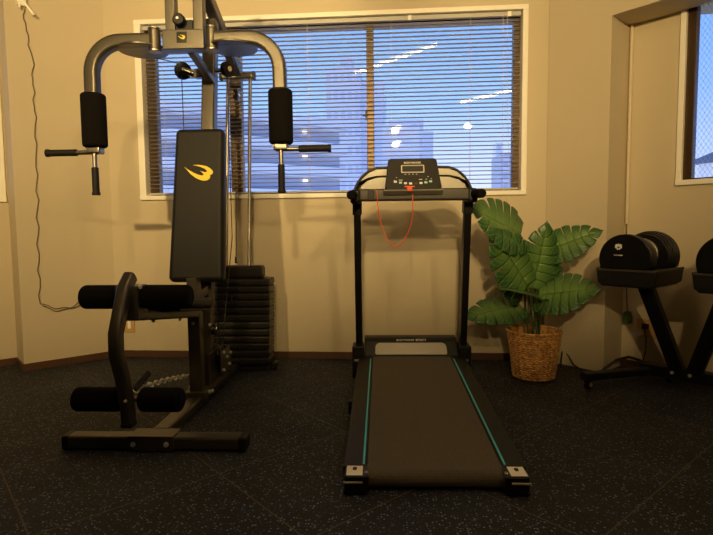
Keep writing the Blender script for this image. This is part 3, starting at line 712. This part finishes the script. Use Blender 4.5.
pl = thing('monstera_plant', 'green monstera plant with split leaves growing from the wicker basket', 'plant', PC)
b = MB(); b.lathe([(.0001, .19), (.08, .194), (.138, .19), (.115, .01)], 32); b.build('soil', 'soil', pl)
def leaf(base, tip, nrm, width, droop=.10, fold=.16, lobes=7, seed=0, depth=.60):
    """split heart-shaped leaf; base and tip in world coordinates, nrm = facing"""
    rnd = random.Random(seed)
    base = Vector(base)-PC; tip = Vector(tip)-PC; X = tip-base; L = X.length; X.normalize()
    Nn = Vector(nrm); Nn = (Nn-X*Nn.dot(X)).normalized(); Y = Nn.cross(X)
    th = .0016
    def w_(s): return math.sin(PI*min(1, (s*.90+.13)))**.62*(1-.25*s)*(1-max(0, (s-.80)/.20)**2*.85)
    vs = []; fs = []; uv = []
    def P(s, q, side, c_bend):
        lat = side*w_(s)*q*width
        swp = (-.16+.34*s)*q*L*.9*q
        x = s*L+swp; h = abs(q)*fold*width*(1-q*.75)-droop*L*(s**2)-.22*width*q*q*fold*2+c_bend
        return base+X*x+Y*lat+Nn*h
    cuts = [0]+[(i+1)/lobes for i in range(lobes)]
    NQ, NC = 9, 5
    for side in (1, -1):
        for i in range(lobes):
            a, c = cuts[i], cuts[i+1]; dd = depth+rnd.uniform(-.08, .08); o = len(vs)
            wav = rnd.uniform(-.01, .01)
            for j in range(NQ+1):
                q = j/NQ; sh = max(0, (q-(1-dd))/dd); k = 1-.13*sh**.5 if sh > 0 else 1
                if j == NQ: k *= .93
                for u in range(NC+1):
                    cc = u/NC; cs = .5+(cc-.5)*k; s = a+(c-a)*cs
                    qq = q*(1-(.03*(2*cc-1)**2 if j >= NQ else 0))
                    vs.append(P(s, qq, side, wav*sh)); uv.append((s, q))
            for j in range(NQ):
                for u in range(NC):
                    A = o+j*(NC+1)+u; fs.append([A, A+1, A+NC+2, A+NC+1])
    b = MB(); b.add(vs, fs, True); b.uv = uv
    o_ = b.build('leaf', 'leaf', pl)
    o_.modifiers.clear()
    so = o_.modifiers.new('thick', 'SOLIDIFY'); so.thickness = th
    return o_
leaves = [((.756, 3.30, .900), (.470, 3.12, 1.055), (.25, -.80, .52), .165, .05),
          ((.935, 3.38, .795), (1.180, 3.26, .925), (.10, -.85, .62), .112, .12),
          ((.871, 3.30, .530), (1.125, 3.12, .600), (-.35, -.60, .74), .155, .10),
          ((.776, 3.38, .450), (.450, 3.26, .420), (-.15, -.70, .66), .110, .08),
          ((.795, 3.28, .590), (.590, 3.13, .905), (.35, -.90, .30), .165, .06),
          ((.840, 3.33, .570), (.900, 3.26, .930), (.10, -.95, .15), .125, .05),
          ((.864, 3.25, .524), (.600, 3.05, .625), (-.10, -.30, .95), .070, .10),
          ((.872, 3.40, .549), (1.02, 3.48, .740), (-.15, -.90, .40), .110, .10)]
for i, (bs, tp, nn, wd, dr) in enumerate(leaves):
    leaf(bs, tp, nn, wd*1.22, dr, seed=i)
    B = Vector(bs)-PC; S = Vector(((-.05+.018*i)*.6, .02*math.sin(i), .16))
    mid = S.lerp(B, .5)+Vector((.0, .02, .03))
    b = MB(); pts = []
    for k in range(11):
        t = k/10; pts.append(S*(1-t)**2+mid*2*t*(1-t)+B*t*t)
    b.sweep(pts, .0055, n=8); b.build('stem', 'stem', pl)

# ------------------------------------------------------------------ dumbbell rack
RK = thing('dumbbell_rack', 'black V legged dumbbell rack on casters standing in front of the right recess', 'rack', KO, -45)
CV = -.26
def trayu(uc):
    b = MB(); P = [(-.154, .712), (.154, .712), (.158, .700), (.150, .635), (.125, .615), (-.125, .615), (-.150, .635), (-.158, .700)]
    b.prism([(uc+x, z) for x, z in P], CV-.205, CV+.195, 'y', bev=.012); t = b.build('tray', 'black_plastic', RK)
    b = MB(); b.box(uc-.155, uc+.155, CV-.210, CV-.203, .700, .713, .003); b.box(uc-.160, uc-.153, CV-.20, CV+.19, .703, .715, .002); b.box(uc+.153, uc+.160, CV-.20, CV+.19, .703, .715, .002); b.build('tray_rim', 'bar_grey', t)
trayu(.310); trayu(.785)
b = MB(); b.beam((.335, CV, .625), (.445, -.03, .10), .075, .055, up=(0, 1, 0), bev=.006); b.build('leg', 'black_plastic', RK)
b = MB(); b.beam((.735, CV, .625), (.525, -.03, .10), .075, .055, up=(0, 1, 0), bev=.006); b.build('leg', 'black_plastic', RK)
b = MB(); b.box(.24, .86, -.065, .005, .055, .125, .006); b.build('cross_beam', 'black_plastic', RK)
for xx in (.425, .515): bolt(MB(), (xx, -.064, .098), (0, -1, 0), .010).build('bolt', 'zinc', RK)
for x0, x1 in ((.085, .300), (1.015, .800)):
    a_ = Vector((x0, -.44, .075)); c_ = Vector((x1, -.03, .080)); d_ = (c_-a_).normalized(); e_ = c_+d_*.16
    b = MB(); b.sweep([a_, e_], .06, .045, up=(0, 0, 1)); b.build('foot_beam', 'black_plastic', RK)
    for q in (a_+d_*.03, e_-d_*.03):
        b = MB(); b.rod((q.x-.014, q.y, .027), (q.x+.014, q.y, .027), .027, 18, .006); c = b.build('caster', 'foam', RK)
        b = MB(); b.rod((q.x-.020, q.y, .027), (q.x+.020, q.y, .027), .014, 12, .003); b.build('caster_hub', 'outlet', c)
        b = MB(); b.box(q.x-.020, q.x+.020, q.y-.018, q.y+.018, .040, .056, .004); b.build('caster_fork', 'gloss_black', RK)

def dumbbell(uc, label):
    D = thing('adjustable_dumbbell', label, 'dumbbell', MK @ Vector((uc, CV, .7135)), -45, 'adjustable dumbbells on the rack')
    prof = []
    R = .142; zc = .058
    for k in range(41):
        a = -.35+(PI+.70)*k/40; prof.append((R*math.cos(a), zc+R*math.sin(a)*.98))
    prof = [p for p in prof if p[1] > .012]
    prof = [(prof[0][0]*.97, .0012)]+prof+[(prof[-1][0]*.97, .0012)]
    for sg in (-1, 1):
        for k in range(5):
            v0 = (.078+k*.0245) if sg < 0 else (.055+k*.029); s = [.92, .95, .98, 1.0, 1.0][k]*(.96 if sg < 0 else 1.03); tk = .0215 if sg < 0 else .0255
            a, c = sorted((sg*v0, sg*(v0+tk)))
            b = MB(); b.prism([(x*s, z*s) if z > .01 else (x*s, z) for x, z in prof], a, c, 'y', bev=.005)
            p = b.build('weight_plate', 'gloss_black', D)
            last = p
        if sg < 0: front = last
    b = MB(); b.rod((0, -.055, .075), (0, .055, .075), .017, 16); b.build('handle', 'chrome', D)
    for sg in (-1, 1):
        b = MB(); y0, y1 = sorted((sg*.030, sg*.050)); b.lathe([(.03, y0), (.083, y0), (.088, (y0+y1)/2), (.083, y1), (.03, y1)], 40, Matrix.Translation((0, 0, .075)) @ Matrix.Rotation(-PI/2, 4, 'X')); b.build('selector_dial', 'rod_steel', D)
    yf = -(.078+4*.0245+.0215)
    b = MB()                                                       # white emblem: a rounded blob with dark notches left out
    for cx, cz, rx, rz_ in ((-.012, .118, .009, .011), (.012, .118, .009, .011), (0, .122, .008, .009), (-.006, .099, .0055, .007), (.006, .099, .0055, .007), (-.016, .108, .006, .006), (.016, .107, .006, .006)):
        b.prism([(.85*(cx+rx*math.cos(2*PI*j/14))-.030, .85*(cz+rz_*math.sin(2*PI*j/14))+.026) for j in range(14)], yf-.0012-abs(cx)*.01-abs(cz-.1)*.01, yf+.0005, 'y')
    b.build('emblem', 'white_print', front)
    text_mb('bodymaker', .0105, True).build('lettering', 'white_print', front, Matrix.Translation((-.030, yf-.0006, .076)))
    return D
d0 = dumbbell(.300, 'black adjustable dumbbell with white emblem on the left tray of the rack')
d1 = d0.copy(); COL.objects.link(d1); d1.location = MK @ Vector((.775, CV, .7135)); d1['label'] = 'black adjustable dumbbell on the right tray, cut off by the photo edge'
for ch in list(d0.children):
    c = ch.copy(); COL.objects.link(c); c.parent = d1
    for g in ch.children:
        q = g.copy(); COL.objects.link(q); q.parent = c

# ------------------------------------------------------------------ city outside the window
def block(name, label, x0, x1, y0, y1, z1, m, rows_, cols_, M=None, wm='tower_win', extra=None):
    t = thing(name, label, 'building')
    b = MB(); b.box(x0, x1, y0, y1, -30, z1); b.build('facade', m, t, M)
    b = MB()
    for r in range(rows_):
        for c in range(cols_):
            xx = x0+(x1-x0)*(c+.5)/cols_; zz = z1-1.6-r*3.0; hw = (x1-x0)/cols_*.30
            b.box(xx-hw, xx+hw, y0-.05, y0+.2, zz-.75, zz+.65)
    b.build('window_band', wm, t, M)
    return t
t = block('tower_block', 'tall pale high rise tower with a narrow cap seen through the blind', -11.7, -5.9, 90, 104, 27.6, 'tower', 16, 5)
b = MB(); b.box(-5.9, -1.9, 92, 104, -30, 26.0); b.build('side_wing', 'tower', t)
b = MB(); b.box(-9.6, -7.5, 94, 98, 27.4, 30.6); b.box(-10.6, -6.9, 92, 100, 27.4, 28.3); b.build('roof_cap', 'tower', t)
t = block('tower_block', 'stepped mid height tower right of the tallest tower behind the treadmill console', -1.5, 5.7, 112, 126, 23.2, 'tower', 14, 6)
b = MB(); b.box(5.6, 7.8, 113, 125, -30, 20.9); b.build('side_wing', 'tower', t)
block('tower_block', 'small dark blue building at the right edge of the back window', 28.9, 34.0, 150, 165, 21.2, 'apartment_dark', 8, 2)
b = None
t = block('tower_block', 'slim pale mast like building above the small dark blue one', 31.0, 33.0, 170, 175, 27.0, 'apartment', 6, 1)
# long apartment slab with balconies receding to the right
ap_ = thing('apartment_building', 'long apartment block with stacked balconies and hall lights behind the multi gym', 'building', (-27.5, 52, 0), 38)
b = MB(); b.box(-6, 26, 0, 10, -25, 14.6); b.build('facade', 'apartment', ap_)
for r in range(7):
    z0 = 13.2-r*2.9
    b = MB(); b.box(-6, 26, -1.6, 0, z0-.25, z0); b.box(-6, 26, -1.6, -1.5, z0-.2, z0+1.0); b.build('balcony', 'apartment', ap_)
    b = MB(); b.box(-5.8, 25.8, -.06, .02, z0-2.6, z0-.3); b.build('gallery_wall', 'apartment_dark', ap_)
    for c in range(4):
        if (r*3+c) % 3 == 0 and r < 5:
            b = MB(); b.box(1+c*6.5, 1.5+c*6.5, -.4, -.07, z0-.75, z0-.5); b.build('hall_light', 'hall_light', ap_)
t = thing('apartment_building', 'low balcony block with two hall lights in front of the stepped tower', 'building')
b = MB(); b.box(-2.0, 3.5, 80, 88, -30, 15.8); b.build('facade', 'apartment', t)
for r in range(5):
    z0 = 15.2-r*2.6; b = MB(); b.box(-2.0, 2.2, 78.6, 80, z0-.2, z0+.7); b.build('balcony', 'apartment', t)
for zz in (15.6, 13.4):
    b = MB(); b.box(.2, .75, 78.3, 78.6, zz-.15, zz+.15); b.build('hall_light', 'hall_light', t)
rf = thing('roof_ridge', 'dark sloping roof silhouette low in the right window', 'roof', MK @ Vector((-10, 40, 0)), -45)
b = MB(); b.prism([(-2.0, 5.5), (-.8, 5.95), (.2, 6.3), (4, 7.6), (9, 6.4), (9, 5.4), (-1.9, 5.3)], 0, 8, 'y'); b.build('roof', 'roof_blue', rf)
b = MB(); b.box(-1.6, 8.6, .4, 7.6, -30, 5.36); b.build('facade', 'apartment', rf)  # pale front stands in for the haze below the roof

# ------------------------------------------------------------------ sky
wd = bpy.data.worlds.new('dusk'); scene.world = wd; wd.use_nodes = True; nt = wd.node_tree; nt.nodes.clear()
N = nt.nodes.new; K = nt.links.new
tc = N('ShaderNodeTexCoord'); sp = N('ShaderNodeSeparateXYZ'); K(tc.outputs['Generated'], sp.inputs[0])
r = N('ShaderNodeValToRGB'); K(sp.outputs[2], r.inputs[0])
e = r.color_ramp.elements; e[0].position = 0.0; e[0].color = (.62, .66, .86, 1); e[1].position = .42; e[1].color = (.125, .32, .84, 1)
x = e.new(.10); x.color = (.50, .60, .88, 1); x = e.new(.22); x.color = (.26, .46, .90, 1)
r2 = N('ShaderNodeValToRGB'); K(sp.outputs[0], r2.inputs[0])
r2.color_ramp.elements[0].position = .40; r2.color_ramp.elements[0].color = (1, 1, 1, 1); r2.color_ramp.elements[1].position = .62; r2.color_ramp.elements[1].color = (.45, .60, .82, 1)
mz = N('ShaderNodeMix'); mz.data_type = 'RGBA'; mz.blend_type = 'MULTIPLY'; mz.inputs[0].default_value = 1; K(r.outputs[0], mz.inputs[6]); K(r2.outputs[0], mz.inputs[7])
bg = N('ShaderNodeBackground'); K(mz.outputs[2], bg.inputs[0]); bg.inputs[1].default_value = 1.65
o = N('ShaderNodeOutputWorld'); K(bg.outputs[0], o.inputs[0])

# ------------------------------------------------------------------ camera
cam = bpy.data.cameras.new('camera'); co = bpy.data.objects.new('camera', cam); COL.objects.link(co); scene.camera = co
cam.sensor_width = 36; cam.lens = 530/713*36; cam.clip_start = .05; cam.clip_end = 600
co.matrix_world = Matrix.Translation((0, 0, .95)) @ Matrix.Rotation(math.radians(4.31), 4, 'Z') @ Matrix.Rotation(math.radians(90-4.25), 4, 'X') @ Matrix.Rotation(math.radians(-.578), 4, 'Z')
vs_ = scene.view_settings; vs_.view_transform = 'Standard'; vs_.look = 'None'; vs_.gamma = 1; vs_.use_curve_mapping = False; vs_.exposure = 0
